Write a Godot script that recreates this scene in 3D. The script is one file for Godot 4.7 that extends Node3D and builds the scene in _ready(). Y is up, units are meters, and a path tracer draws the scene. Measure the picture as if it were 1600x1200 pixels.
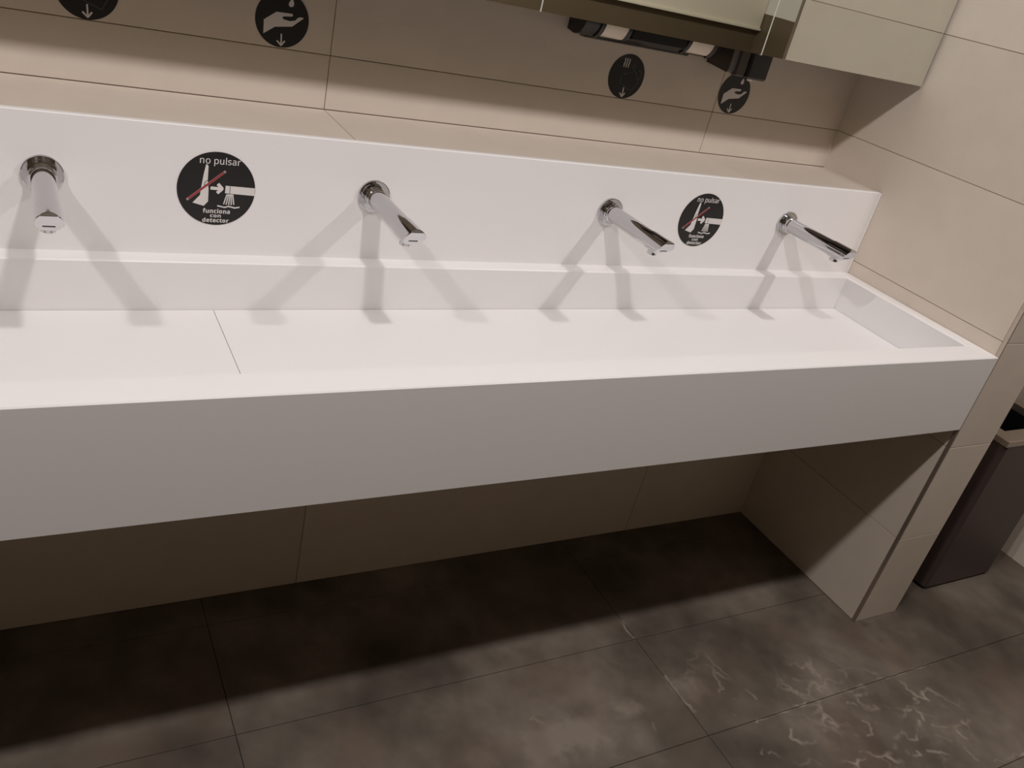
extends Node3D
# Public washroom: white trough washbasin with four sensor taps between a tiled
# recess and a tiled stub wall. x runs along the trough (0 = face of the stub
# wall), y up, z towards the viewer (0 = front of the trough).

const H := 0.863        # rim of the trough
const APRON := 0.655    # underside of the trough
const ZP := -0.495      # face of the splashback
const ZL := -0.508      # lower back wall, mirror plane
const ZU := -0.714      # recessed upper back wall
const LEDGE := 1.094
const XL := -3.6        # left end of the room
const XR := 1.72        # right end of the room
const ZF := 2.0         # wall opposite the trough
const TOP := 2.66       # ceiling
const STUB := 0.178

var mats := {}
var used := {}

# ------------------------------------------------------------------ helpers
func mat(c: Color, rough := 0.5, metal := 0.0) -> StandardMaterial3D:
	var m := StandardMaterial3D.new()
	m.albedo_color = c
	m.roughness = rough
	m.metallic = metal
	return m

func numbered(n: String) -> String:
	if not used.has(n):
		used[n] = 0
		return n
	used[n] += 1
	return "%s_%03d" % [n, used[n]]

func tag(o: Node, label: String, category: String, group := "", kind := "") -> Node:
	o.set_meta("label", label)
	o.set_meta("category", category)
	if group != "":
		o.set_meta("group", group)
	if kind != "":
		o.set_meta("kind", kind)
	return o

func thing(n: String, at: Vector3, label: String, category: String, group := "", kind := "") -> Node3D:
	var o := Node3D.new()
	o.name = numbered(n)
	add_child(o)
	o.position = at
	tag(o, label, category, group, kind)
	return o

func st() -> SurfaceTool:
	var s := SurfaceTool.new()
	s.begin(Mesh.PRIMITIVE_TRIANGLES)
	return s

func put(mesh: Mesh, n: String, m: Material, parent: Node3D, at := Vector3.ZERO) -> MeshInstance3D:
	var o := MeshInstance3D.new()
	o.mesh = mesh
	o.name = n
	o.material_override = m
	o.position = at
	parent.add_child(o, true)
	return o

func done(s: SurfaceTool) -> ArrayMesh:
	s.generate_normals()
	return s.commit()

func tri(s: SurfaceTool, a: Vector3, b: Vector3, c: Vector3) -> void:
	s.add_vertex(a)
	s.add_vertex(b)
	s.add_vertex(c)

# quad whose corners run clockwise seen from the front
func quad(s: SurfaceTool, a: Vector3, b: Vector3, c: Vector3, d: Vector3) -> void:
	tri(s, a, b, c)
	tri(s, a, c, d)

# quad turned so that its front looks along n
func face(s: SurfaceTool, a: Vector3, b: Vector3, c: Vector3, d: Vector3, n: Vector3) -> void:
	if (c - a).cross(b - a).dot(n) + (d - a).cross(c - a).dot(n) >= 0.0:
		quad(s, a, b, c, d)
	else:
		quad(s, d, c, b, a)

func face3(s: SurfaceTool, a: Vector3, b: Vector3, c: Vector3, n: Vector3) -> void:
	if (c - a).cross(b - a).dot(n) >= 0.0:
		tri(s, a, b, c)
	else:
		tri(s, c, b, a)

# box with chamfered edges
func add_box(s: SurfaceTool, lo: Vector3, hi: Vector3, r := 0.0) -> void:
	s.set_smooth_group(-1)
	var c := (lo + hi) * 0.5
	var h := (hi - lo) * 0.5
	r = minf(r, minf(h.x, minf(h.y, h.z)) * 0.9)
	for ax in 3:
		for sg in [-1.0, 1.0]:
			var u := (ax + 1) % 3
			var v := (ax + 2) % 3
			var p: Array[Vector3] = []
			for k in [[-1, -1], [1, -1], [1, 1], [-1, 1]]:
				var q := Vector3.ZERO
				q[ax] = sg * h[ax]
				q[u] = k[0] * (h[u] - r)
				q[v] = k[1] * (h[v] - r)
				p.append(c + q)
			var n := Vector3.ZERO
			n[ax] = sg
			face(s, p[0], p[1], p[2], p[3], n)
	if r <= 0.0:
		return
	for ax in 3:
		var u := (ax + 1) % 3
		var v := (ax + 2) % 3
		for su in [-1.0, 1.0]:
			for sv in [-1.0, 1.0]:
				var p: Array[Vector3] = []
				for k in [[-1, 0], [1, 0], [1, 1], [-1, 1]]:
					var q := Vector3.ZERO
					q[ax] = k[0] * (h[ax] - r)
					q[u] = su * (h[u] - (r if k[1] == 1 else 0.0))
					q[v] = sv * (h[v] - (0.0 if k[1] == 1 else r))
					p.append(c + q)
				var n := Vector3.ZERO
				n[u] = su
				n[v] = sv
				face(s, p[0], p[1], p[2], p[3], n)
	for sx in [-1.0, 1.0]:
		for sy in [-1.0, 1.0]:
			for sz in [-1.0, 1.0]:
				var g := Vector3(sx, sy, sz)
				face3(s, c + Vector3(sx * h.x, sy * (h.y - r), sz * (h.z - r)),
					c + Vector3(sx * (h.x - r), sy * h.y, sz * (h.z - r)),
					c + Vector3(sx * (h.x - r), sy * (h.y - r), sz * h.z), g)

func box(n: String, lo: Vector3, hi: Vector3, m: Material, parent: Node3D, r := 0.0) -> MeshInstance3D:
	var s := st()
	add_box(s, lo, hi, r)
	return put(done(s), n, m, parent)

# surface of revolution about z: profile of (radius, z)
func add_lathe_z(s: SurfaceTool, prof: Array, n := 40, at := Vector3.ZERO) -> void:
	for i in prof.size() - 1:
		s.set_smooth_group(i + 1)
		var a: Vector2 = prof[i]
		var b: Vector2 = prof[i + 1]
		for k in n:
			var t0 := TAU * k / n
			var t1 := TAU * (k + 1) / n
			var p0 := at + Vector3(cos(t0) * a.x, sin(t0) * a.x, a.y)
			var p1 := at + Vector3(cos(t1) * a.x, sin(t1) * a.x, a.y)
			var q0 := at + Vector3(cos(t0) * b.x, sin(t0) * b.x, b.y)
			var q1 := at + Vector3(cos(t1) * b.x, sin(t1) * b.x, b.y)
			if a.x > 1e-6:
				tri(s, p0, q0, p1)
			if b.x > 1e-6:
				tri(s, p1, q0, q1)

# surface of revolution about y: profile of (radius, y) running upwards
func add_lathe_y(s: SurfaceTool, prof: Array, n := 32, at := Vector3.ZERO) -> void:
	for i in prof.size() - 1:
		s.set_smooth_group(i + 1)
		var a: Vector2 = prof[i]
		var b: Vector2 = prof[i + 1]
		for k in n:
			var t0 := TAU * k / n
			var t1 := TAU * (k + 1) / n
			var p0 := at + Vector3(cos(t0) * a.x, a.y, sin(t0) * a.x)
			var p1 := at + Vector3(cos(t1) * a.x, a.y, sin(t1) * a.x)
			var q0 := at + Vector3(cos(t0) * b.x, b.y, sin(t0) * b.x)
			var q1 := at + Vector3(cos(t1) * b.x, b.y, sin(t1) * b.x)
			if a.x > 1e-6:
				tri(s, p0, p1, q0)
			if b.x > 1e-6:
				tri(s, p1, q1, q0)

# flat print: polygon in the xy plane looking along +z, with a hair of thickness
func add_poly(s: SurfaceTool, pts: PackedVector2Array, z0: float, z1: float) -> void:
	s.set_smooth_group(-1)
	var ids := Geometry2D.triangulate_polygon(pts)
	for i in range(0, ids.size(), 3):
		var a := pts[ids[i]]
		var b := pts[ids[i + 1]]
		var c := pts[ids[i + 2]]
		face3(s, Vector3(a.x, a.y, z1), Vector3(b.x, b.y, z1), Vector3(c.x, c.y, z1), Vector3.BACK)
	var cw := Geometry2D.is_polygon_clockwise(pts)
	for i in pts.size():
		var a := pts[i]
		var b := pts[(i + 1) % pts.size()]
		var d := (b - a).normalized()
		var n := Vector3(d.y, -d.x, 0) * (-1.0 if cw else 1.0)
		face(s, Vector3(a.x, a.y, z0), Vector3(b.x, b.y, z0), Vector3(b.x, b.y, z1), Vector3(a.x, a.y, z1), n)

func flat(a: Array, k: float) -> PackedVector2Array:
	var o := PackedVector2Array()
	for i in range(0, a.size(), 2):
		o.append(Vector2(a[i], a[i + 1]) * k)
	return o

# stroke of constant width with round ends
func add_stroke(s: SurfaceTool, line: PackedVector2Array, w: float, z0: float, z1: float) -> void:
	for poly in Geometry2D.offset_polyline(line, w * 0.5, Geometry2D.JOIN_ROUND, Geometry2D.END_ROUND):
		if not Geometry2D.is_polygon_clockwise(poly):
			add_poly(s, poly, z0, z1)

# ---------------------------------------------------------------- materials
func tile_texture(sd: int, base: Color, spread: float) -> ImageTexture:
	var n := FastNoiseLite.new()
	n.seed = sd
	n.frequency = 0.012
	n.fractal_octaves = 5
	var f := FastNoiseLite.new()
	f.seed = sd + 9
	f.frequency = 0.35
	var im := Image.create(512, 512, false, Image.FORMAT_RGB8)
	for y in 512:
		for x in 512:
			var v := 1.0 + spread * n.get_noise_2d(x, y) + spread * 0.5 * f.get_noise_2d(x, y)
			im.set_pixel(x, y, Color(base.r * v, base.g * v, base.b * v))
	im.generate_mipmaps()
	return ImageTexture.create_from_image(im)

# Floor print over x -3.6..1.72, z -0.75..2.0: cloudy dark stone with paler worn
# patches and a web of dried limescale where the photograph shows it.
const FW := 2048
const FH := 1060
const FX0 := -3.6
const FZ0 := -0.75
const FS := 385.0  # pixels per metre

func blob(im: PackedFloat32Array, x: float, z: float, rx: float, rz: float, amount: float, n: FastNoiseLite) -> void:
	var cx := (x - FX0) * FS
	var cy := (z - FZ0) * FS
	var px := rx * FS
	var py := rz * FS
	for j in range(maxi(0, int(cy - py * 1.6)), mini(FH, int(cy + py * 1.6))):
		for i in range(maxi(0, int(cx - px * 1.6)), mini(FW, int(cx + px * 1.6))):
			var d := Vector2((i - cx) / px, (j - cy) / py).length()
			d += 0.55 * n.get_noise_2d(i * 2.2, j * 2.2) + 0.2 * n.get_noise_2d(i * 9.0, j * 9.0)
			var a := smoothstep(1.0, 0.25, d)
			if a > 0.0:
				im[j * FW + i] += amount * a

func vein(im: PackedFloat32Array, pts: Array, w: float, amount: float, rng: RandomNumberGenerator, n: FastNoiseLite) -> void:
	for k in range(0, pts.size() - 2, 2):
		var a := Vector2((pts[k] - FX0) * FS, (pts[k + 1] - FZ0) * FS)
		var b := Vector2((pts[k + 2] - FX0) * FS, (pts[k + 3] - FZ0) * FS)
		var steps := int(a.distance_to(b) * 2.0) + 1
		for i in steps:
			var p := a.lerp(b, float(i) / steps)
			p += Vector2(n.get_noise_2d(p.x * 6.0, p.y * 6.0), n.get_noise_2d(p.y * 6.0 + 400.0, p.x * 6.0)) * 4.0
			var ww := w * FS * (0.55 + 0.9 * absf(n.get_noise_2d(p.x * 4.0 + 900.0, p.y * 4.0)))
			var aa := amount * clampf(0.55 + 1.3 * n.get_noise_2d(p.x * 3.0 - 300.0, p.y * 3.0), 0.0, 1.0)
			var r := int(ceil(ww)) + 1
			for dy in range(-r, r + 1):
				for dx in range(-r, r + 1):
					var x := int(p.x) + dx
					var y := int(p.y) + dy
					if x < 0 or y < 0 or x >= FW or y >= FH:
						continue
					var d := Vector2(x, y).distance_to(p)
					var v := aa * clampf(1.0 - d / (ww + 0.5), 0.0, 1.0)
					if v > im[y * FW + x]:
						im[y * FW + x] = v

# fine net of dried scale inside an ellipse
func web(im: PackedFloat32Array, x: float, z: float, rx: float, rz: float, amount: float, n: FastNoiseLite) -> void:
	var cx := (x - FX0) * FS
	var cy := (z - FZ0) * FS
	var px := rx * FS
	var py := rz * FS
	for j in range(maxi(0, int(cy - py)), mini(FH, int(cy + py))):
		for i in range(maxi(0, int(cx - px)), mini(FW, int(cx + px))):
			var d := Vector2((i - cx) / px, (j - cy) / py).length()
			var ridge := 1.0 - 9.0 * absf(n.get_noise_2d(i * 0.9, j * 0.9))
			var patch := clampf(0.25 + 2.2 * n.get_noise_2d(i * 0.45 + 700.0, j * 0.45), 0.0, 1.0)
			var v := amount * clampf(ridge, 0.0, 1.0) * patch * smoothstep(1.0, 0.5, d)
			if v > im[j * FW + i]:
				im[j * FW + i] = v

func floor_texture() -> ImageTexture:
	var n := FastNoiseLite.new()
	n.seed = 31
	n.frequency = 0.0045
	n.fractal_octaves = 6
	n.fractal_gain = 0.55
	var m := FastNoiseLite.new()
	m.seed = 77
	m.frequency = 0.02
	m.fractal_octaves = 4
	var g := FastNoiseLite.new()
	g.seed = 5
	g.frequency = 0.01
	g.fractal_octaves = 3
	var rng := RandomNumberGenerator.new()
	rng.seed = 12
	var pale := PackedFloat32Array()
	pale.resize(FW * FH)
	var lime := PackedFloat32Array()
	lime.resize(FW * FH)
	paint_floor_marks(pale, lime, g, rng)
	web(lime, -0.22, 0.31, 0.34, 0.17, 0.8, m)
	web(lime, -0.28, 0.13, 0.18, 0.09, 0.4, m)
	web(lime, -0.58, 0.03, 0.10, 0.09, 0.25, m)
	web(lime, -0.95, 0.17, 0.25, 0.06, 0.2, m)
	var im := Image.create(FW, FH, false, Image.FORMAT_RGB8)
	var dark := Color(0.275, 0.245, 0.212)
	var light := Color(0.545, 0.505, 0.46)
	var rust := Color(0.39, 0.325, 0.28)
	var white := Color(0.82, 0.77, 0.71)
	for y in FH:
		for x in FW:
			var k := y * FW + x
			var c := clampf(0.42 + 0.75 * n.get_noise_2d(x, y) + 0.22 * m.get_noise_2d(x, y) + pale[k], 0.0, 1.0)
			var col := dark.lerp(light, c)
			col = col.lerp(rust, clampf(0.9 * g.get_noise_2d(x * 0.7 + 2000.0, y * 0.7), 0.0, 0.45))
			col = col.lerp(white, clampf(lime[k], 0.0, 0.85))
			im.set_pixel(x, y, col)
	im.generate_mipmaps()
	return ImageTexture.create_from_image(im)

func paint_floor_marks(pale: PackedFloat32Array, lime: PackedFloat32Array, n: FastNoiseLite, rng: RandomNumberGenerator) -> void:
	blob(pale, -0.662, 0.056, 0.065, 0.059, 0.3, n)
	blob(pale, -0.996, 0.098, 0.126, 0.075, 0.24, n)
	blob(pale, -0.845, 0.062, 0.044, 0.036, 0.2, n)
	blob(pale, -1.099, 0.075, 0.062, 0.050, 0.22, n)
	blob(pale, -1.011, 0.094, 0.075, 0.053, 0.18, n)
	blob(pale, -0.847, 0.066, 0.044, 0.031, 0.22, n)
	blob(pale, -1.245, 0.072, 0.062, 0.043, 0.25, n)
	blob(pale, -1.100, 0.142, 0.090, 0.045, 0.2, n)
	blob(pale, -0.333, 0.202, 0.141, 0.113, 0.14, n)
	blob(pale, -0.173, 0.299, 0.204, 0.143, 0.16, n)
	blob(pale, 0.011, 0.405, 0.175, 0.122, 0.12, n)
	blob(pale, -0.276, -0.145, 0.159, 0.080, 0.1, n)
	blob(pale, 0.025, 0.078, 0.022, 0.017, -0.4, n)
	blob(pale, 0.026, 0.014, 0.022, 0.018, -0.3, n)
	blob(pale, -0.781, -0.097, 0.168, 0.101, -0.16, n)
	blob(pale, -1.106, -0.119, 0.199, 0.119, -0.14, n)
	vein(lime, [-0.510, 0.184, -0.478, 0.184, -0.443, 0.182, -0.401, 0.184, -0.376, 0.182], 0.0035, 0.6, rng, n)
	vein(lime, [-0.356, 0.109, -0.332, 0.126, -0.313, 0.153, -0.303, 0.166, -0.263, 0.179, -0.218, 0.188], 0.004, 0.55, rng, n)
	vein(lime, [-0.310, 0.185, -0.264, 0.186, -0.216, 0.186, -0.171, 0.191, -0.141, 0.186, -0.076, 0.185, -0.006, 0.187, 0.057, 0.190, 0.108, 0.189], 0.003, 0.5, rng, n)
	vein(lime, [-0.220, 0.201, -0.196, 0.213, -0.171, 0.207, -0.171, 0.191, -0.195, 0.184], 0.008, 0.55, rng, n)
	vein(lime, [-0.226, 0.223, -0.229, 0.242, -0.224, 0.259, -0.195, 0.250, -0.202, 0.240], 0.004, 0.5, rng, n)
	vein(lime, [-0.175, 0.248, -0.158, 0.266, -0.130, 0.279], 0.004, 0.45, rng, n)
	vein(lime, [-0.119, 0.280, -0.088, 0.284, -0.052, 0.268], 0.004, 0.6, rng, n)
	vein(lime, [-0.091, 0.286, -0.088, 0.304, -0.100, 0.324], 0.005, 0.65, rng, n)
	vein(lime, [-0.088, 0.304, -0.058, 0.318], 0.003, 0.4, rng, n)
	vein(lime, [-0.275, 0.219, -0.246, 0.225, -0.249, 0.216], 0.003, 0.4, rng, n)
	vein(lime, [-0.480, 0.237, -0.500, 0.249, -0.493, 0.268, -0.472, 0.283, -0.452, 0.285, -0.441, 0.274], 0.004, 0.6, rng, n)
	vein(lime, [-0.373, 0.240, -0.359, 0.254, -0.352, 0.263, -0.379, 0.267, -0.395, 0.267], 0.009, 0.6, rng, n)
	vein(lime, [-0.371, 0.277, -0.341, 0.291, -0.315, 0.298, -0.330, 0.301, -0.356, 0.288], 0.006, 0.6, rng, n)
	vein(lime, [-0.272, 0.270, -0.259, 0.279, -0.281, 0.309, -0.295, 0.312], 0.004, 0.5, rng, n)
	vein(lime, [-0.236, 0.291, -0.218, 0.306, -0.213, 0.312], 0.004, 0.45, rng, n)
	vein(lime, [-0.195, 0.328, -0.229, 0.341, -0.250, 0.354, -0.279, 0.368, -0.295, 0.372, -0.286, 0.389, -0.271, 0.396, -0.289, 0.406], 0.009, 0.7, rng, n)
	vein(lime, [-0.186, 0.330, -0.190, 0.353, -0.176, 0.362, -0.150, 0.351, -0.114, 0.317], 0.006, 0.6, rng, n)
	vein(lime, [-0.134, 0.353, -0.114, 0.362], 0.006, 0.55, rng, n)
	vein(lime, [-0.105, 0.370, -0.077, 0.388], 0.006, 0.5, rng, n)
	vein(lime, [-0.084, 0.344, -0.030, 0.362, -0.031, 0.382, -0.029, 0.405], 0.005, 0.6, rng, n)
	vein(lime, [-0.169, 0.396, -0.133, 0.407, -0.120, 0.425], 0.005, 0.55, rng, n)
	vein(lime, [-0.045, 0.388, -0.064, 0.421, -0.064, 0.445, -0.055, 0.461], 0.005, 0.55, rng, n)
	vein(lime, [-0.024, 0.476, 0.036, 0.481, 0.100, 0.484], 0.003, 0.55, rng, n)
	vein(lime, [-0.349, 0.340, -0.326, 0.354, -0.300, 0.366], 0.004, 0.5, rng, n)
	vein(lime, [-0.590, 0.271, -0.568, 0.280, -0.555, 0.293], 0.004, 0.5, rng, n)
	vein(lime, [-0.232, 0.378, -0.231, 0.397, -0.201, 0.397, -0.202, 0.383], 0.005, 0.6, rng, n)
	vein(lime, [-0.026, 0.359, 0.000, 0.369], 0.004, 0.5, rng, n)
	vein(lime, [-0.213, 0.061, -0.198, 0.089, -0.183, 0.115, -0.196, 0.156], 0.004, 0.28, rng, n)
	vein(lime, [-0.202, 0.122, -0.154, 0.129, -0.115, 0.151, -0.095, 0.168], 0.004, 0.32, rng, n)
	vein(lime, [-0.550, 0.315, -0.500, 0.317, -0.483, 0.336], 0.004, 0.3, rng, n)
	vein(lime, [0.016, 0.271, 0.053, 0.285], 0.003, 0.35, rng, n)
	vein(lime, [-0.703, -0.189, -0.707, -0.164, -0.704, -0.137, -0.701, -0.123], 0.004, 0.55, rng, n)
	vein(lime, [-0.701, 0.012, -0.701, 0.043, -0.701, 0.075, -0.698, 0.110, -0.691, 0.126], 0.005, 0.6, rng, n)
	vein(lime, [-0.564, 0.120, -0.571, 0.137, -0.598, 0.156, -0.587, 0.162], 0.005, 0.5, rng, n)
	vein(lime, [-0.513, 0.104, -0.503, 0.120, -0.507, 0.131], 0.006, 0.4, rng, n)
	vein(lime, [-0.560, 0.187, -0.518, 0.187, -0.478, 0.184, -0.435, 0.185, -0.380, 0.186], 0.004, 0.65, rng, n)
	vein(lime, [-0.478, 0.237, -0.499, 0.252, -0.478, 0.284], 0.004, 0.5, rng, n)
	vein(lime, [-0.564, -0.028, -0.563, 0.011, -0.550, 0.047, -0.537, 0.076], 0.004, 0.35, rng, n)
	vein(lime, [-0.555, 0.013, -0.566, 0.053, -0.571, 0.087, -0.589, 0.087], 0.004, 0.35, rng, n)
	vein(lime, [-0.543, -0.027, -0.544, 0.027, -0.525, 0.074], 0.003, 0.3, rng, n)
	vein(lime, [-0.353, 0.112, -0.327, 0.133], 0.005, 0.5, rng, n)
	vein(lime, [-0.601, 0.228, -0.594, 0.253, -0.607, 0.262], 0.004, 0.5, rng, n)
	vein(lime, [-1.094, 0.021, -1.075, 0.015, -1.052, 0.019], 0.004, 0.4, rng, n)
	vein(lime, [-1.083, 0.024, -1.067, 0.040], 0.004, 0.4, rng, n)
	vein(lime, [-0.697, 0.011, -0.698, 0.051, -0.698, 0.091, -0.691, 0.126], 0.004, 0.4, rng, n)
	vein(lime, [-0.812, 0.109, -0.824, 0.137], 0.004, 0.3, rng, n)

# ------------------------------------------------------------------- pieces
func wall_tile(parent: Node3D, lo: Vector3, hi: Vector3, k: int) -> void:
	box("tile", lo, hi, mats["tile%d" % (k % 3)], parent, 0.0007)

func make_tap(x: float, label: String) -> Node3D:
	var t := thing("sensor_tap", Vector3(x, 0.994, ZP), label, "tap", "chrome sensor taps along the splashback")
	var s := st()
	add_lathe_z(s, [Vector2(0.0315, 0.0), Vector2(0.0315, 0.0052), Vector2(0.0310, 0.0060), Vector2(0.0300, 0.0062), Vector2(0.0200, 0.0056), Vector2(0.0, 0.0056)], 48)
	var ros := put(done(s), "rosette", mats.chrome, t)
	s = st()
	add_lathe_z(s, [Vector2(0.0208, 0.006), Vector2(0.0208, 0.0125), Vector2(0.0198, 0.0138), Vector2(0.0198, 0.0155), Vector2(0.0205, 0.0165), Vector2(0.0205, 0.021), Vector2(0.019, 0.0225), Vector2(0.0, 0.0225)], 48)
	put(done(s), "collar", mats.chrome, ros)
	s = st()
	add_lathe_z(s, [Vector2(0.0183, 0.018), Vector2(0.0183, 0.167)], 48)
	put(done(s), "spout", mats.chrome, t)
	# head: a sleeve whose end is cut by a shallow bevel above and a steep undercut below
	s = st()
	var R := 0.0198
	var ytip := 0.0158
	var ztip := 0.2275
	var n := 48
	var cut := func(y: float) -> float:
		if y > ytip:
			return ztip - 1.1 * (y - ytip)
		return ztip - 0.42 * (ytip - maxf(y, 0.0)) - 1.25 * maxf(0.0, -y)
	add_lathe_z(s, [Vector2(0.0, 0.1645), Vector2(0.0188, 0.1645), Vector2(R, 0.1658)], n)
	s.set_smooth_group(10)
	var tt := asin(ytip / R)
	var angs: Array[float] = []
	for k in n + 1:
		angs.append(tt + (PI - 2.0 * tt) * k / n)      # upper arc
	for k in 12:
		angs.append(PI - tt + tt * (k + 1) / 12.0)             # down to the fold
	for k in n:
		angs.append(PI + PI * (k + 1) / n)                     # lower half
	for k in 12:
		angs.append(TAU + tt * (k + 1) / 12.0)                 # up to the tip
	var e := 0.0012
	for i in angs.size() - 1:
		var a := angs[i]
		var b := angs[i + 1]
		var pa := Vector3(cos(a) * R, sin(a) * R, 0)
		var pb := Vector3(cos(b) * R, sin(b) * R, 0)
		var za: float = cut.call(pa.y) - e
		var zb: float = cut.call(pb.y) - e
		var a0 := Vector3(pa.x, pa.y, 0.1658)
		var b0 := Vector3(pb.x, pb.y, 0.1658)
		var a1 := Vector3(pa.x, pa.y, za)
		var b1 := Vector3(pb.x, pb.y, zb)
		s.set_smooth_group(10)
		face(s, a0, a1, b1, b0, pa + pb)
		var q := (R - e) / R
		var a2 := Vector3(pa.x * q, pa.y * q, cut.call(pa.y * q if absf(pa.y - ytip) > 1e-5 else ytip))
		var b2 := Vector3(pb.x * q, pb.y * q, cut.call(pb.y * q if absf(pb.y - ytip) > 1e-5 else ytip))
		s.set_smooth_group(11)
		face(s, a1, a2, b2, b1, (pa + pb) * 40.0 + Vector3.BACK)
		var mid := Vector3(0, ytip, ztip)
		s.set_smooth_group(12)
		if i >= n:
			s.set_smooth_group(14 if i >= n + 12 and i < n + 12 + n else 13)
			mid = Vector3(0, 0, cut.call(0.0))
		face3(s, a2, mid, b2, Vector3.BACK)
	# the strip of the upper facet between fold and tip that the fan leaves open
	var hw := sqrt(R * R - ytip * ytip) * (R - e) / R
	s.set_smooth_group(13)
	face3(s, Vector3(-hw, ytip * (R - e) / R, cut.call(ytip)), Vector3(0, 0, cut.call(0.0)), Vector3(hw, ytip * (R - e) / R, cut.call(ytip)), Vector3.BACK)
	s.set_smooth_group(12)
	face3(s, Vector3(-hw, ytip * (R - e) / R, cut.call(ytip)), Vector3(0, ytip, ztip), Vector3(hw, ytip * (R - e) / R, cut.call(ytip)), Vector3.BACK)
	put(done(s), "head", mats.chrome, t)
	# sensor window on the undercut
	var w := st()
	add_box(w, Vector3(-0.0085, -0.0026, -0.0006), Vector3(0.0085, 0.0026, 0.0006), 0.0005)
	var win := put(done(w), "sensor_window", mats.black, t, Vector3(0, -0.0055, cut.call(-0.0055)))
	win.rotation.x = atan(1.25)
	win.set_meta("label", "dark sensor window")
	w = st()
	add_lathe_y(w, [Vector2(0.0, -0.0262), Vector2(0.0085, -0.0262), Vector2(0.0105, -0.0250), Vector2(0.0105, -0.010)], 28, Vector3(0, 0, 0.1815))
	put(done(w), "nozzle", mats.chrome, t)
	return t

func disc(t: Node3D, R: float) -> void:
	var s := st()
	add_lathe_z(s, [Vector2(R, 0.0), Vector2(R, 0.0006), Vector2(0.0, 0.0006)], 72)
	put(done(s), "disc", mats.vinyl, t)

func text_mesh(t: Node3D, what: String, n: String, centre: Vector2, width: float, height: float, bold := 400) -> void:
	var f := SystemFont.new()
	f.font_names = PackedStringArray(["Droid Sans"])
	f.font_weight = bold
	var tm := TextMesh.new()
	tm.text = what
	tm.font = f
	tm.font_size = 64
	tm.pixel_size = 0.001
	tm.depth = 0.0005
	tm.curve_step = 1.0
	var o := put(tm, n, mats.print, t)
	var bb := tm.get_aabb()
	var kx := width / bb.size.x
	var ky := height / bb.size.y
	o.scale = Vector3(kx, ky, 1.0)
	var c := bb.get_center()
	o.position = Vector3(centre.x - c.x * kx, centre.y - c.y * ky, 0.00065 - c.z)

func sticker_push(x: float, label: String) -> void:
	var R := 0.0665
	var t := thing("no_push_sticker", Vector3(x, 0.987, ZP + 0.0002), label, "sticker", "no pulsar stickers on the splashback")
	disc(t, R)
	var z0 := 0.0005
	var s := st()
	add_poly(s, flat([-0.3, 0.658, -0.262, 0.645, -0.24, 0.60, -0.241, 0.243, -0.208, -0.019, -0.204, -0.348, -0.308, -0.479, -0.595, -0.404, -0.417, -0.187, -0.398, 0.008, -0.351, 0.375], R), z0, 0.0008)
	put(done(s), "hand_symbol", mats.print, t)
	s = st()
	add_stroke(s, flat([-0.317, 0.075, -0.312, 0.167, -0.24, 0.227], R), 0.016 * R, 0.0007, 0.0009)
	put(done(s), "thumb_line", mats.vinyl, t)
	s = st()
	add_poly(s, bar_poly(Vector2(-0.745, -0.335), Vector2(0.20, 0.502), 0.062, R), 0.0007, 0.0009)
	var edge := put(done(s), "bar_edge", mats.print_grey, t)
	s = st()
	add_poly(s, bar_poly(Vector2(-0.70, -0.296), Vector2(0.165, 0.47), 0.046, R), 0.0008, 0.0010)
	put(done(s), "red_bar", mats.red, edge)
	s = st()
	add_stroke(s, flat([-0.16, 0.023, 0.11, 0.016], R), 0.085 * R, z0, 0.0008)
	add_stroke(s, flat([0.022, 0.145, 0.14, 0.02, 0.014, -0.108], R), 0.085 * R, z0, 0.00082)
	put(done(s), "arrow", mats.print, t)
	s = st()
	add_poly(s, flat([0.223, 0.109, 0.9935, 0.09, 0.991, -0.124, 0.216, -0.097], R), z0, 0.0008)
	put(done(s), "tap_symbol", mats.print, t)
	s = st()
	add_stroke(s, flat([0.343, 0.102, 0.339, -0.1], R), 0.014 * R, 0.0007, 0.0009)
	put(done(s), "tap_line", mats.vinyl, t)
	s = st()
	for l in [[0.267, -0.141, 0.2, -0.402], [0.31, -0.139, 0.265, -0.413], [0.35, -0.136, 0.331, -0.42], [0.387, -0.134, 0.397, -0.416], [0.421, -0.125, 0.465, -0.407]]:
		add_stroke(s, flat(l, R), 0.03 * R, z0, 0.0008)
	add_stroke(s, flat([0.262, -0.136, 0.421, -0.126], R), 0.022 * R, z0, 0.00082)
	put(done(s), "water_lines", mats.print, t)
	s = st()
	add_stroke(s, flat([0.039, -0.454, 0.133, -0.474, 0.231, -0.493, 0.326, -0.458, 0.405, -0.474, 0.495, -0.494, 0.621, -0.466], R), 0.036 * R, z0, 0.0008)
	put(done(s), "wave_line", mats.print, t)
	text_mesh(t, "no pulsar", "lettering", Vector2(0.056, 0.742) * R, 1.03 * R, 0.245 * R, 500)
	text_mesh(t, "funciona", "lettering", Vector2(0.026, -0.606) * R, 0.70 * R, 0.13 * R, 600)
	text_mesh(t, "con", "lettering", Vector2(0.008, -0.748) * R, 0.28 * R, 0.08 * R, 600)
	text_mesh(t, "detector", "lettering", Vector2(0.016, -0.866) * R, 0.68 * R, 0.122 * R, 600)

func bar_poly(a: Vector2, b: Vector2, w: float, k: float) -> PackedVector2Array:
	var d := (b - a).normalized()
	var n := Vector2(-d.y, d.x) * w * 0.5
	return PackedVector2Array([(a + n) * k, (b + n) * k, (b - n) * k, (a - n) * k])

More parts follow.
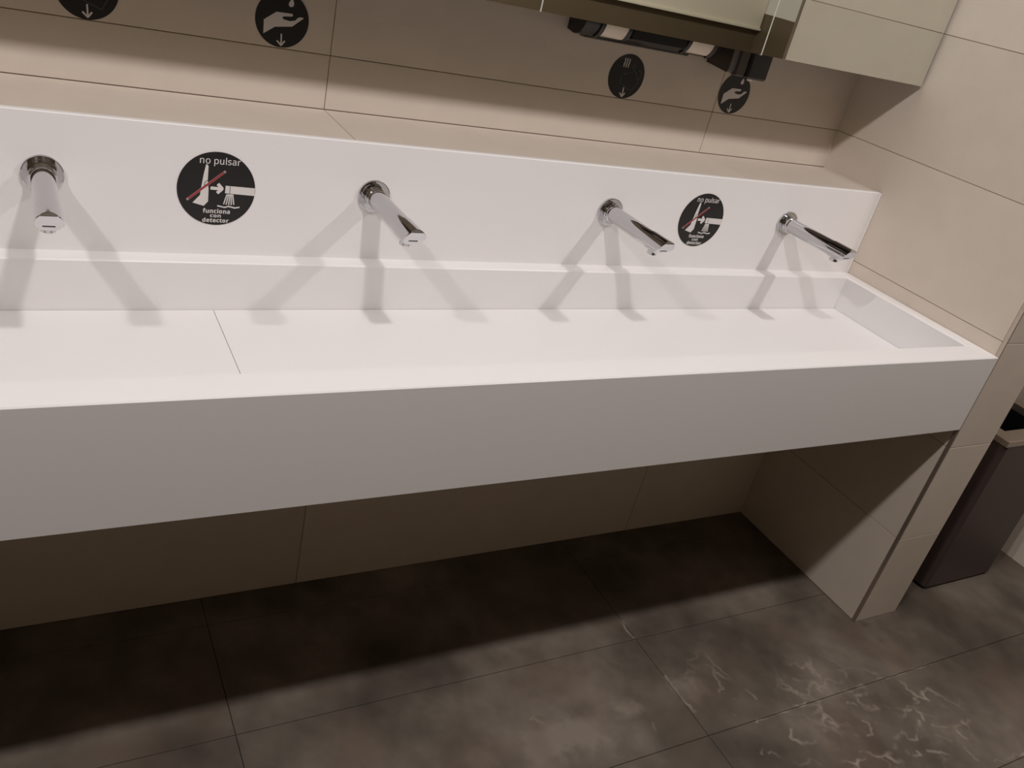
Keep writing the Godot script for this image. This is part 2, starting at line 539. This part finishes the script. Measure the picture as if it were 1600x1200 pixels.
func add_down_arrow(s: SurfaceTool, R: float) -> void:
	add_stroke(s, flat([0.01, -0.50, 0.03, -0.90], R), 0.055 * R, 0.0005, 0.0008)
	add_stroke(s, flat([-0.14, -0.76, 0.03, -0.92, 0.16, -0.74], R), 0.06 * R, 0.0005, 0.00082)

func sticker_soap(x: float, label: String) -> void:
	var R := 0.0505
	var t := thing("soap_sticker", Vector3(x, 1.252, ZU + 0.0002), label, "sticker", "soap stickers on the recessed wall")
	disc(t, R)
	var s := st()
	add_poly(s, flat([-0.24, 0.245, 0.34, 0.26, 0.385, 0.22, 0.355, 0.165, 0.04, 0.125, -0.02, 0.07, 0.05, 0.02, 0.29, -0.01, 0.48, 0.04, 0.58, 0.16, 0.69, 0.19, 0.80, 0.17, 0.385, -0.19, -0.26, -0.29, -0.66, -0.585, -0.68, -0.09], R), 0.0005, 0.0008)
	put(done(s), "hand_symbol", mats.print, t)
	s = st()
	add_poly(s, flat([0.30, 0.80, 0.375, 0.66, 0.385, 0.58, 0.35, 0.51, 0.28, 0.485, 0.21, 0.51, 0.18, 0.575, 0.22, 0.68], R), 0.0005, 0.0008)
	put(done(s), "drop_symbol", mats.print, t)
	s = st()
	add_down_arrow(s, R)
	put(done(s), "arrow", mats.print, t)

func sticker_dryer(x: float, label: String) -> void:
	var R := 0.0505
	var t := thing("dryer_sticker", Vector3(x, 1.251, ZU + 0.0002), label, "sticker", "hand dryer stickers on the recessed wall")
	disc(t, R)
	var s := st()
	for k in 3:
		var d := k * 0.125
		add_stroke(s, flat([-0.32 + d, 0.796, -0.283 + d, 0.73, -0.277 + d, 0.66, -0.298 + d, 0.59, -0.313 + d, 0.52, -0.308 + d, 0.46, -0.29 + d, 0.401], R), 0.045 * R, 0.0005, 0.0008)
	put(done(s), "air_lines", mats.print, t)
	s = st()
	add_stroke(s, flat([0.459, -0.616, -0.251, -0.329, -0.28, -0.22, -0.24, -0.17, -0.34, -0.10, -0.33, -0.03, -0.237, 0.121, -0.08, 0.152, -0.12, 0.06, 0.12, 0.19, 0.414, 0.285, 0.718, -0.128, 0.475, -0.59], R), 0.022 * R, 0.0005, 0.0008)
	add_stroke(s, flat([0.414, 0.285, 0.22, 0.42, 0.19, 0.50, 0.25, 0.577, 0.35, 0.54, 0.36, 0.44, 0.26, 0.43], R), 0.020 * R, 0.0005, 0.00081)
	add_stroke(s, flat([0.722, -0.101, 0.823, 0.285, 0.70, 0.30, 0.614, 0.39], R), 0.020 * R, 0.0005, 0.00082)
	put(done(s), "hands_outline", mats.print_dim, t)
	s = st()
	add_down_arrow(s, R)
	put(done(s), "arrow", mats.print, t)

# frame of rectangular loops, lofted: used for the trough and the bin
func loft(s: SurfaceTool, loops: Array, outward: Array) -> void:
	# each loop: [x0, x1, z0, z1, y]; outward[i]: +1 outside, -1 inside, 0 top
	for i in loops.size() - 1:
		var a: Array = loops[i]
		var b: Array = loops[i + 1]
		var pa := [Vector3(a[0], a[4], a[3]), Vector3(a[1], a[4], a[3]), Vector3(a[1], a[4], a[2]), Vector3(a[0], a[4], a[2])]
		var pb := [Vector3(b[0], b[4], b[3]), Vector3(b[1], b[4], b[3]), Vector3(b[1], b[4], b[2]), Vector3(b[0], b[4], b[2])]
		var out := [Vector3.BACK, Vector3.RIGHT, Vector3.FORWARD, Vector3.LEFT]
		for k in 4:
			var m := (k + 1) % 4
			var o: float = outward[i]
			var n: Vector3 = Vector3.DOWN if o == 9.0 else out[k] * o + Vector3.UP * (1.0 if o == 0.0 else 0.3)
			face(s, pa[k], pa[m], pb[m], pb[k], n)

func _ready() -> void:
	# ---------------------------------------------------------------- camera
	var cam := Camera3D.new()
	cam.name = "camera"
	cam.transform = Transform3D(Basis(Vector3(0.86876, 0.21771, 0.44482), Vector3(0.04485, 0.85991, -0.50847), Vector3(-0.4932, 0.46169, 0.73729)).orthonormalized(), Vector3(-2.0299, 1.5059, 1.0316))
	cam.fov = rad_to_deg(2.0 * atan(600.0 / 1345.25))
	cam.near = 0.02
	cam.far = 50.0
	add_child(cam)
	cam.current = true
	# ----------------------------------------------------------- environment
	var env := Environment.new()
	env.background_mode = Environment.BG_COLOR
	env.background_color = Color(0, 0, 0)
	env.tonemap_mode = Environment.TONE_MAPPER_LINEAR
	env.tonemap_exposure = 1.0
	env.sdfgi_enabled = true
	env.ssao_enabled = true
	env.ssil_enabled = true
	var we := WorldEnvironment.new()
	we.name = "environment"
	we.environment = env
	add_child(we)

	# ------------------------------------------------------------- materials
	mats.chrome = mat(Color(0.80, 0.80, 0.81), 0.07, 1.0)
	mats.black = mat(Color(0.05, 0.045, 0.045), 0.25)
	mats.vinyl = mat(Color(0.085, 0.08, 0.08), 0.45)
	mats.print = mat(Color(0.86, 0.84, 0.83), 0.5)
	mats.print_grey = mat(Color(0.62, 0.58, 0.57), 0.5)
	mats.print_dim = mat(Color(0.32, 0.32, 0.33), 0.5)
	mats.red = mat(Color(0.62, 0.13, 0.14), 0.5)
	mats.solid = mat(Color(0.93, 0.92, 0.915), 0.38)
	mats.grout = mat(Color(0.52, 0.46, 0.39), 0.9)
	mats.floor_grout = mat(Color(0.16, 0.135, 0.11), 0.9)
	mats.plaster = mat(Color(0.92, 0.905, 0.87), 0.85)
	mats.cream = mat(Color(0.95, 0.92, 0.84), 0.7)
	mats.steel = mat(Color(0.74, 0.69, 0.645), 0.34, 0.85)
	mats.bronze = mat(Color(0.20, 0.17, 0.145), 0.4, 0.6)
	mats.mirror = mat(Color(0.90, 0.91, 0.88), 0.0, 1.0)
	mats.glass_edge = mat(Color(0.80, 0.80, 0.76), 0.3)
	mats.board = mat(Color(0.30, 0.27, 0.24), 0.7)
	mats.plastic = mat(Color(0.25, 0.215, 0.195), 0.38)
	mats.plastic_dark = mat(Color(0.075, 0.065, 0.065), 0.35)
	mats.cover = mat(Color(0.93, 0.88, 0.82), 0.4)
	mats.bin = mat(Color(0.30, 0.255, 0.245), 0.42, 0.15)
	mats.liner = mat(Color(0.03, 0.03, 0.035), 0.5)
	mats.dado = mat(Color(0.42, 0.365, 0.285), 0.35)
	var tb := Color(0.83, 0.785, 0.73)
	for k in 3:
		var m := mat(Color(1, 1, 1), 0.42)
		var v: float = [1.0, 0.985, 1.012][k]
		m.albedo_texture = tile_texture(100 + k, tb * v, 0.018)
		m.uv1_triplanar = true
		m.uv1_world_triplanar = true
		m.uv1_scale = Vector3(1.3, 1.3, 1.3)
		m.uv1_offset = Vector3(0.31 * k, 0.17 * k, 0.53 * k)
		mats["tile%d" % k] = m
	var fm := mat(Color(1, 1, 1), 0.46)
	fm.albedo_texture = floor_texture()
	mats.floor = fm

	# ------------------------------------------------------------------ lamps
	downlight(Vector3(0.0, TOP, 0.58), "round recessed ceiling downlight in front of the tiled stub wall")
	downlight(Vector3(-1.55, TOP, 0.58), "round recessed ceiling downlight above the seam in the trough")
	downlight(Vector3(-3.05, TOP, 0.58), "round recessed ceiling downlight by the dark brown end wall")

	# -------------------------------------------------------------- structure
	var g := 0.00075   # half a joint
	var rd := 0.0014 # depth of a joint
	# floor
	var fl := thing("floor", Vector3.ZERO, "dark brown grey stone-look tiled floor with pale limescale marks", "floor", "", "structure")
	box("bed", Vector3(XL - 0.1, -0.12, -0.85), Vector3(XR + 0.1, -0.0016, ZF + 0.1), mats.floor_grout, fl)
	var xs := [XL]
	for k in range(-2, 3):
		xs.append(-0.701 + 0.994 * k)
	xs.append(XR)
	xs.sort()
	var zs := [-0.72]
	for k in range(-1, 7):
		zs.append(-0.1175 + 0.3043 * k)
	zs.append(ZF)
	for i in xs.size() - 1:
		if xs[i + 1] - xs[i] < 0.05:
			continue
		for j in zs.size() - 1:
			var ga := 0.0002 if absf(xs[i] - 0.293) < 0.01 else g
			var gb := 0.0002 if absf(xs[i + 1] - 0.293) < 0.01 else g
			floor_tile(fl, Vector3(xs[i] + ga, -0.012, zs[j] + g), Vector3(xs[i + 1] - gb, 0.0, zs[j + 1] - g))
	# lower back wall with its ledge, behind the trough
	var jx := [XL, -2.475, -1.473, -0.471, 0.0]
	var wl := thing("wall_back_low", Vector3.ZERO, "beige tiled low wall and ledge behind the white trough", "wall", "", "structure")
	box("core", Vector3(XL, -0.005, -0.85), Vector3(0.0, LEDGE - rd, ZL - rd), mats.grout, wl)
	var k := 0
	for i in jx.size() - 1:
		for r in 4:
			var y1: float = minf(0.3 * (r + 1), LEDGE - 0.0)
			wall_tile(wl, Vector3(jx[i] + g, 0.3 * r + g, ZL - 0.008), Vector3(jx[i + 1] - g, (y1 - g) if r < 3 else LEDGE - 0.0075, ZL), k)
			k += 1
		wall_tile(wl, Vector3(jx[i] + g, LEDGE - 0.007, ZU + 2 * g), Vector3(jx[i + 1] - (g if i < 3 else -0.0005), LEDGE, ZL), k)
	# recessed upper back wall
	var wu := thing("wall_back", Vector3.ZERO, "beige tiled recessed wall above the ledge and behind the mirrors", "wall", "", "structure")
	box("core", Vector3(XL, LEDGE - rd, -0.85), Vector3(0.0, TOP, ZU - rd), mats.grout, wu)
	var ry := [LEDGE, 1.2, 1.5, 1.8]
	for i in jx.size() - 1:
		for r in 3:
			wall_tile(wu, Vector3(jx[i] + g, ry[r] + g, ZU - 0.008), Vector3(jx[i + 1] - (g if i < 3 else -0.0005), ry[r + 1] - g, ZU), k)
			k += 1
	# unseen bulkhead added over the mirrors to block light from above
	var bh := thing("wall_light_block", Vector3.ZERO, "unseen bulkhead added above the row of mirrors to block light", "wall", "", "structure")
	box("panel", Vector3(XL, 2.25, ZU), Vector3(-0.001, TOP, ZL), mats.plaster, bh)
	# stub wall on the right
	var wr := thing("wall_right", Vector3.ZERO, "beige tiled stub wall at the right end of the trough", "wall", "", "structure")
	box("core", Vector3(rd, -0.005, -0.85), Vector3(STUB - rd, TOP, -rd), mats.grout, wr)
	for r in 9:
		var y1 := minf(0.3 * (r + 1), TOP)
		wall_tile(wr, Vector3(0.0, 0.3 * r + g, ZU - 0.03), Vector3(0.008, y1 - g, -0.0115), r)
		wall_tile(wr, Vector3(0.0045, 0.3 * r + g, -0.008), Vector3(STUB, y1 - g, 0.0), r + 1)
		wall_tile(wr, Vector3(STUB - 0.008, 0.3 * r + g, -0.75), Vector3(STUB, y1 - g, -0.0085), r + 2)
	var cp := box("corner_profile", Vector3(-0.0008, 0.001, -0.0105), Vector3(0.003, TOP - 0.001, 0.0003), mats.steel, wr, 0.0006)
	cp.set_meta("label", "slim steel corner profile")
	# nook behind the stub wall, with the bin
	var wn := thing("wall_nook", Vector3.ZERO, "pale wall closing the nook beyond the waste bin", "wall", "", "structure")
	box("back_panel", Vector3(STUB, -0.005, -0.85), Vector3(XR, TOP, -0.75), mats.plaster, wn)
	box("side_panel", Vector3(0.893, -0.005, -0.75), Vector3(XR, TOP, 0.55), mats.tile0, wn, 0.002)
	# opposite wall, end walls, ceiling: seen in the mirror and the chrome
	var wf := thing("wall_front", Vector3.ZERO, "wall facing the mirrors, dark brown to the top to cut bounced light, with a pale cream panel", "wall", "", "structure")
	box("brown_wall", Vector3(XL - 0.1, -0.005, ZF), Vector3(XR, TOP, ZF + 0.12), mats.dado, wf)  # brown carried to full height so that less light bounces back
	box("cream_panel", Vector3(0.05, 1.29, ZF - 0.02), Vector3(XR - 0.004, 2.2, ZF), mats.cream, wf, 0.002)  # cream kept to one panel to hold down the bounced light
	box("panel_lip", Vector3(0.05, 1.277, ZF - 0.032), Vector3(XR - 0.004, 1.29, ZF), mats.cream, wf, 0.002)
	var we2 := thing("wall_end_right", Vector3.ZERO, "end wall with a tall dark dado beyond the nook", "wall", "", "structure")
	box("upper_panel", Vector3(XR, 1.37, 0.5), Vector3(XR + 0.12, TOP, ZF + 0.12), mats.plaster, we2)
	box("dado", Vector3(XR, -0.005, 0.5), Vector3(XR + 0.12, 1.37, ZF + 0.12), mats.dado, we2)
	var we3 := thing("wall_end_left", Vector3.ZERO, "unseen end wall at the far left of the washroom, made dark brown to cut bounced light", "wall", "", "structure")
	box("panel", Vector3(XL - 0.12, -0.005, -0.85), Vector3(XL, TOP, ZF + 0.12), mats.dado, we3)  # out of view; dark colour chosen to cut bounced light
	var ce := thing("ceiling", Vector3.ZERO, "plain white washroom ceiling with round downlights", "ceiling", "", "structure")
	box("slab", Vector3(XL - 0.12, TOP, -0.9), Vector3(XR + 0.12, TOP + 0.12, ZF + 0.12), mats.plaster, ce)

	# ---------------------------------------------------------------- trough
	var tr := thing("trough_washbasin", Vector3.ZERO, "long white solid-surface trough washbasin with deep plain apron", "washbasin")
	var s := st()
	s.set_smooth_group(-1)
	var x0 := XL
	var x1 := -0.0006
	var zi0 := -0.457
	var zi1 := -0.063
	var xi1 := -0.042
	var xi0 := XL + 0.04
	var r := 0.0022
	var zb := ZL + 0.001
	loft(s, [[x0, x1, zb, 0.0, APRON + r], [x0, x1, zb, 0.0, H - r], [x0 + r, x1 - r, zb + r, -r, H], [xi0 - r, xi1 + r, zi0 - r, zi1 + r, H], [xi0, xi1, zi0, zi1, H - r], [xi0, xi1, zi0, zi1, 0.735]], [1.0, 0.5, 0.0, -0.5, -1.0])
	face(s, Vector3(xi0, 0.735, zi0), Vector3(xi1, 0.735, zi0), Vector3(xi1, 0.735, zi1), Vector3(xi0, 0.735, zi1), Vector3.UP)
	var lp := 0.022
	loft(s, [[x0 + lp, x1 - lp, zb + lp, -lp, 0.726], [x0 + lp, x1 - lp, zb + lp, -lp, APRON], [x0 + r, x1 - r, zb + r, -r, APRON], [x0, x1, zb, 0.0, APRON + r]], [-1.0, 9.0, 1.0])
	put(done(s), "trough_body", mats.solid, tr)
	box("underside_board", Vector3(x0 + lp, 0.712, zb + lp), Vector3(x1 - lp, 0.73, -lp), mats.solid, tr)
	var px := [xi0, -1.7185, xi1]
	for i in 2:
		s = st()
		add_box(s, Vector3(px[i] + 0.0005, 0.757, zi0 + 0.0010), Vector3(px[i + 1] - 0.0005, 0.769, -0.10), 0.0004)
		put(done(s), "basin_plate", mats.solid, tr)
	box("splashback", Vector3(XL, H - 0.006, ZL + 0.0003), Vector3(-0.0012, LEDGE + 0.0005, ZP), mats.solid, tr, 0.0018)
	# bead of sealant down the splashback's end and along the rim
	s = st()
	add_box(s, Vector3(-0.0045, H, ZP - 0.001), Vector3(-0.0001, LEDGE, ZP + 0.0028), 0.002)
	put(done(s), "sealant_bead", mats.solid, tr)

	# ------------------------------------------------------------------ taps
	make_tap(-0.310, "chrome sensor tap closest to the tiled side wall")
	make_tap(-0.868, "chrome sensor tap just left of the sticker beside the corner tap")
	make_tap(-1.427, "chrome sensor tap just right of the sticker near the trough seam")
	make_tap(-1.988, "chrome sensor tap below the hand dryer sticker, left of the seam sticker")

	# -------------------------------------------------------------- stickers
	sticker_push(-1.718, "round black NO PULSAR sticker between taps, above the trough seam")
	sticker_push(-0.595, "round black NO PULSAR sticker beside the corner tap")
	sticker_soap(-1.573, "round black soap hand sticker left of the wall joint, fully uncovered")
	sticker_soap(-0.42, "round black soap hand sticker partly behind the soap dispenser")
	sticker_dryer(-1.906, "round black hand dryer sticker above the first tap and seam sticker")
	sticker_dryer(-0.762, "round black hand dryer sticker under the wall hand dryer")

	# --------------------------------------------------------------- mirrors
	var mx := [-0.009, -0.569, -1.1455, -1.722, -2.298]
	var ml := ["frameless wall mirror next to the tiled side wall", "frameless wall mirror hanging over the hand dryer", "frameless wall mirror hanging above the bare recess wall", "frameless wall mirror above the dryer sticker over the first tap"]
	for i in 4:
		var mo := thing("wall_mirror", Vector3(mx[i + 1], 1.372, ZL), ml[i], "mirror", "mirrors over the trough")
		var wdt: float = mx[i] - mx[i + 1]
		s = st()
		add_box(s, Vector3(0.0012, 0.0, -0.005), Vector3(wdt - 0.0012, 0.876, 0.0), 0.0)
		put(done(s), "mirror_glass", mats.mirror, mo)
		s = st()
		add_box(s, Vector3(0.0004, -0.0012, -0.006), Vector3(0.0013, 0.876, 0.0004), 0.0)
		put(done(s), "polished_edge", mats.glass_edge, mo)
		s = st()
		add_box(s, Vector3(wdt - 0.0013, -0.0012, -0.006), Vector3(wdt - 0.0004, 0.876, 0.0004), 0.0)
		put(done(s), "polished_edge", mats.glass_edge, mo)
		box("backing_board", Vector3(0.01, 0.006, -0.020), Vector3(wdt + 0.0088 if i == 0 else wdt - 0.01, 0.876, -0.0062), mats.board, mo, 0.001)

	hand_dryer()
	soap_dispenser()
	waste_bin()

func floor_tile(parent: Node3D, lo: Vector3, hi: Vector3) -> void:
	var s := st()
	s.set_smooth_group(-1)
	var e := 0.0007
	var uv := func(p: Vector3) -> Vector2:
		return Vector2((p.x - FX0) * FS / FW, (p.z - FZ0) * FS / FH)
	var top := [Vector3(lo.x + e, hi.y, lo.z + e), Vector3(hi.x - e, hi.y, lo.z + e), Vector3(hi.x - e, hi.y, hi.z - e), Vector3(lo.x + e, hi.y, hi.z - e)]
	var mid := [Vector3(lo.x, hi.y - e, lo.z), Vector3(hi.x, hi.y - e, lo.z), Vector3(hi.x, hi.y - e, hi.z), Vector3(lo.x, hi.y - e, hi.z)]
	var low := []
	for p in mid:
		low.append(Vector3(p.x, lo.y, p.z))
	var quads := [[top[0], top[1], top[2], top[3]]]
	for k in 4:
		var m := (k + 1) % 4
		quads.append([mid[k], mid[m], top[m], top[k]])
		quads.append([low[k], low[m], mid[m], mid[k]])
	for q in quads:
		for t in [[0, 1, 2], [0, 2, 3]]:
			for i in t:
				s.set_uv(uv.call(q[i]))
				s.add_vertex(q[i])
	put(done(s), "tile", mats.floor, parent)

func downlight(at: Vector3, label: String) -> void:
	var t := thing("downlight", at, label, "lamp", "downlights in a row above the trough")
	var s := st()
	add_lathe_y(s, [Vector2(0.052, -0.002), Vector2(0.054, -0.006), Vector2(0.070, -0.005), Vector2(0.072, 0.0)], 40)
	put(done(s), "trim_ring", mats.plaster, t)
	s = st()
	add_lathe_y(s, [Vector2(0.0, -0.003), Vector2(0.053, -0.003), Vector2(0.053, 0.0)], 40)
	var lm := mat(Color(1, 0.97, 0.92), 0.5)
	lm.emission_enabled = true
	lm.emission = Color(1.0, 0.93, 0.84)
	lm.emission_energy_multiplier = 6.0
	put(done(s), "lens", lm, t)
	var l := SpotLight3D.new()
	l.name = "light"
	l.light_color = Color(1.0, 0.976, 0.976)
	l.light_energy = 1.32
	l.light_size = 0.05
	l.spot_range = 12.0
	l.spot_angle = 82.0
	l.spot_angle_attenuation = 0.4
	l.spot_attenuation = 2.0
	l.shadow_enabled = true
	l.rotation.x = -PI / 2
	l.position = Vector3(0, -0.06, 0)
	t.add_child(l)

# extrude a closed profile (z, y) along x
func add_extrude(s: SurfaceTool, prof: PackedVector2Array, xa: float, xb: float) -> void:
	var cw := Geometry2D.is_polygon_clockwise(prof)
	s.set_smooth_group(1)
	for i in prof.size():
		var a := prof[i]
		var b := prof[(i + 1) % prof.size()]
		var d := (b - a).normalized()
		var n2 := Vector2(d.y, -d.x) * (-1.0 if cw else 1.0)
		face(s, Vector3(xa, a.y, a.x), Vector3(xb, a.y, a.x), Vector3(xb, b.y, b.x), Vector3(xa, b.y, b.x), Vector3(0, n2.y, n2.x))
	s.set_smooth_group(-1)
	var ids := Geometry2D.triangulate_polygon(prof)
	for i in range(0, ids.size(), 3):
		for e in [[xa, Vector3.LEFT], [xb, Vector3.RIGHT]]:
			var x: float = e[0]
			face3(s, Vector3(x, prof[ids[i]].y, prof[ids[i]].x), Vector3(x, prof[ids[i + 1]].y, prof[ids[i + 1]].x), Vector3(x, prof[ids[i + 2]].y, prof[ids[i + 2]].x), e[1])

# rounded profile of the dryer's body, (z from the wall, y), grown by e, from step k0 of its curve
func dryer_profile(e: float, top: float, k0 := 0) -> PackedVector2Array:
	var p := PackedVector2Array([Vector2(0.0, top)])
	if k0 == 0:
		p.append(Vector2(0.0, 0.004 - e))
	for k in range(k0, 9):
		var a := -PI / 2 + PI / 2 * k / 8.0
		p.append(Vector2(0.030 + (0.042 + e) * cos(a), 0.042 + (0.042 + e) * sin(a)))
	p.append(Vector2(0.072 + e, top))
	return p

func hand_dryer() -> void:
	var t := thing("hand_dryer", Vector3(-0.952, 1.327, ZU), "black wall hand dryer with two beige bands, tucked behind the mirror", "hand dryer")
	var L := 0.370
	var s := st()
	add_extrude(s, dryer_profile(0.0, 0.20), 0.0, L)
	put(done(s), "body", mats.plastic_dark, t)
	for x in [[0.050, 0.112], [0.293, 0.360]]:
		s = st()
		add_extrude(s, dryer_profile(0.002, 0.19, 3), x[0], x[1])
		put(done(s), "beige_band", mats.cover, t)
		s = st()
		add_extrude(s, dryer_profile(0.004, 0.188, 2), x[0] - 0.010, x[0])
		add_extrude(s, dryer_profile(0.004, 0.188, 2), x[1], x[1] + 0.010)
		put(done(s), "band_frame", mats.plastic_dark, t)
	s = st()
	add_box(s, Vector3(0.125, 0.012, 0.04), Vector3(0.28, 0.19, 0.0735), 0.002)
	put(done(s), "air_outlet", mats.liner, t)
	s = st()
	add_box(s, Vector3(0.03, -0.005, 0.002), Vector3(L - 0.04, 0.004, 0.030), 0.003)
	put(done(s), "wall_bracket", mats.plastic_dark, t)

func soap_dispenser() -> void:
	var t := thing("soap_dispenser", Vector3(-0.54, 1.305, ZU), "dark brown plastic soap dispenser on the wall beneath the mirror edge", "soap dispenser")
	var s := st()
	add_extrude(s, PackedVector2Array([Vector2(0, 0.22), Vector2(0, 0.010), Vector2(0.080, 0.004), Vector2(0.086, 0.012), Vector2(0.086, 0.22)]), 0.0, 0.118)
	put(done(s), "body", mats.plastic, t)
	s = st()
	add_box(s, Vector3(0.055, -0.002, 0.05), Vector3(0.122, 0.20, 0.094), 0.005)
	put(done(s), "front_cover", mats.plastic_dark, t)
	s = st()
	add_box(s, Vector3(0.02, 0.0, 0.07), Vector3(0.05, 0.20, 0.0905), 0.003)
	put(done(s), "side_rib", mats.plastic, t)
	s = st()
	add_lathe_y(s, [Vector2(0.0, -0.008), Vector2(0.006, -0.008), Vector2(0.008, 0.0)], 20, Vector3(0.085, 0, 0.075))
	put(done(s), "nozzle", mats.cover, t)

func waste_bin() -> void:
	var t := thing("waste_bin", Vector3(0.535, 0.0, -0.175), "dark brown metal waste bin with open steel rim beside the stub wall", "bin")
	var s := st()
	s.set_smooth_group(-1)
	var hx := 0.17
	var hz := 0.13
	var top := 0.545
	box("plinth", Vector3(-hx + 0.006, 0.0, -hz + 0.006), Vector3(hx - 0.006, 0.012, hz - 0.006), mats.liner, t)
	# body: chamfered column
	var c := 0.012
	var prof := [Vector2(-hx + c, hz), Vector2(hx - c, hz), Vector2(hx, hz - c), Vector2(hx, -hz + c), Vector2(hx - c, -hz), Vector2(-hx + c, -hz), Vector2(-hx, -hz + c), Vector2(-hx, hz - c)]
	for i in prof.size():
		var a: Vector2 = prof[i]
		var b: Vector2 = prof[(i + 1) % prof.size()]
		face(s, Vector3(a.x, 0.010, a.y), Vector3(b.x, 0.010, b.y), Vector3(b.x, top, b.y), Vector3(a.x, top, a.y), Vector3(a.x + b.x, 0, a.y + b.y))
	put(done(s), "body", mats.bin, t)
	s = st()
	s.set_smooth_group(-1)
	var w := 0.048
	var e := 0.002
	loft(s, [[-hx - e, hx + e, -hz - e, hz + e, top - 0.008], [-hx - e, hx + e, -hz - e, hz + e, 0.554], [-hx, hx, -hz, hz, 0.556], [-hx + w, hx - w, -hz + w, hz - w, 0.556], [-hx + w, hx - w, -hz + w, hz - w, 0.535]], [1.0, 0.5, 0.0, -1.0])
	put(done(s), "rim", mats.steel, t)
	s = st()
	s.set_smooth_group(-1)
	var q := 0.001
	loft(s, [[-hx + w - q, hx - w + q, -hz + w - q, hz - w + q, 0.54], [-hx + w + 0.02, hx - w - 0.02, -hz + w + 0.02, hz - w - 0.02, 0.10]], [-1.0])
	face(s, Vector3(-hx + w, 0.10, -hz + w), Vector3(hx - w, 0.10, -hz + w), Vector3(hx - w, 0.10, hz - w), Vector3(-hx + w, 0.10, hz - w), Vector3.UP)
	put(done(s), "black_liner", mats.liner, t)
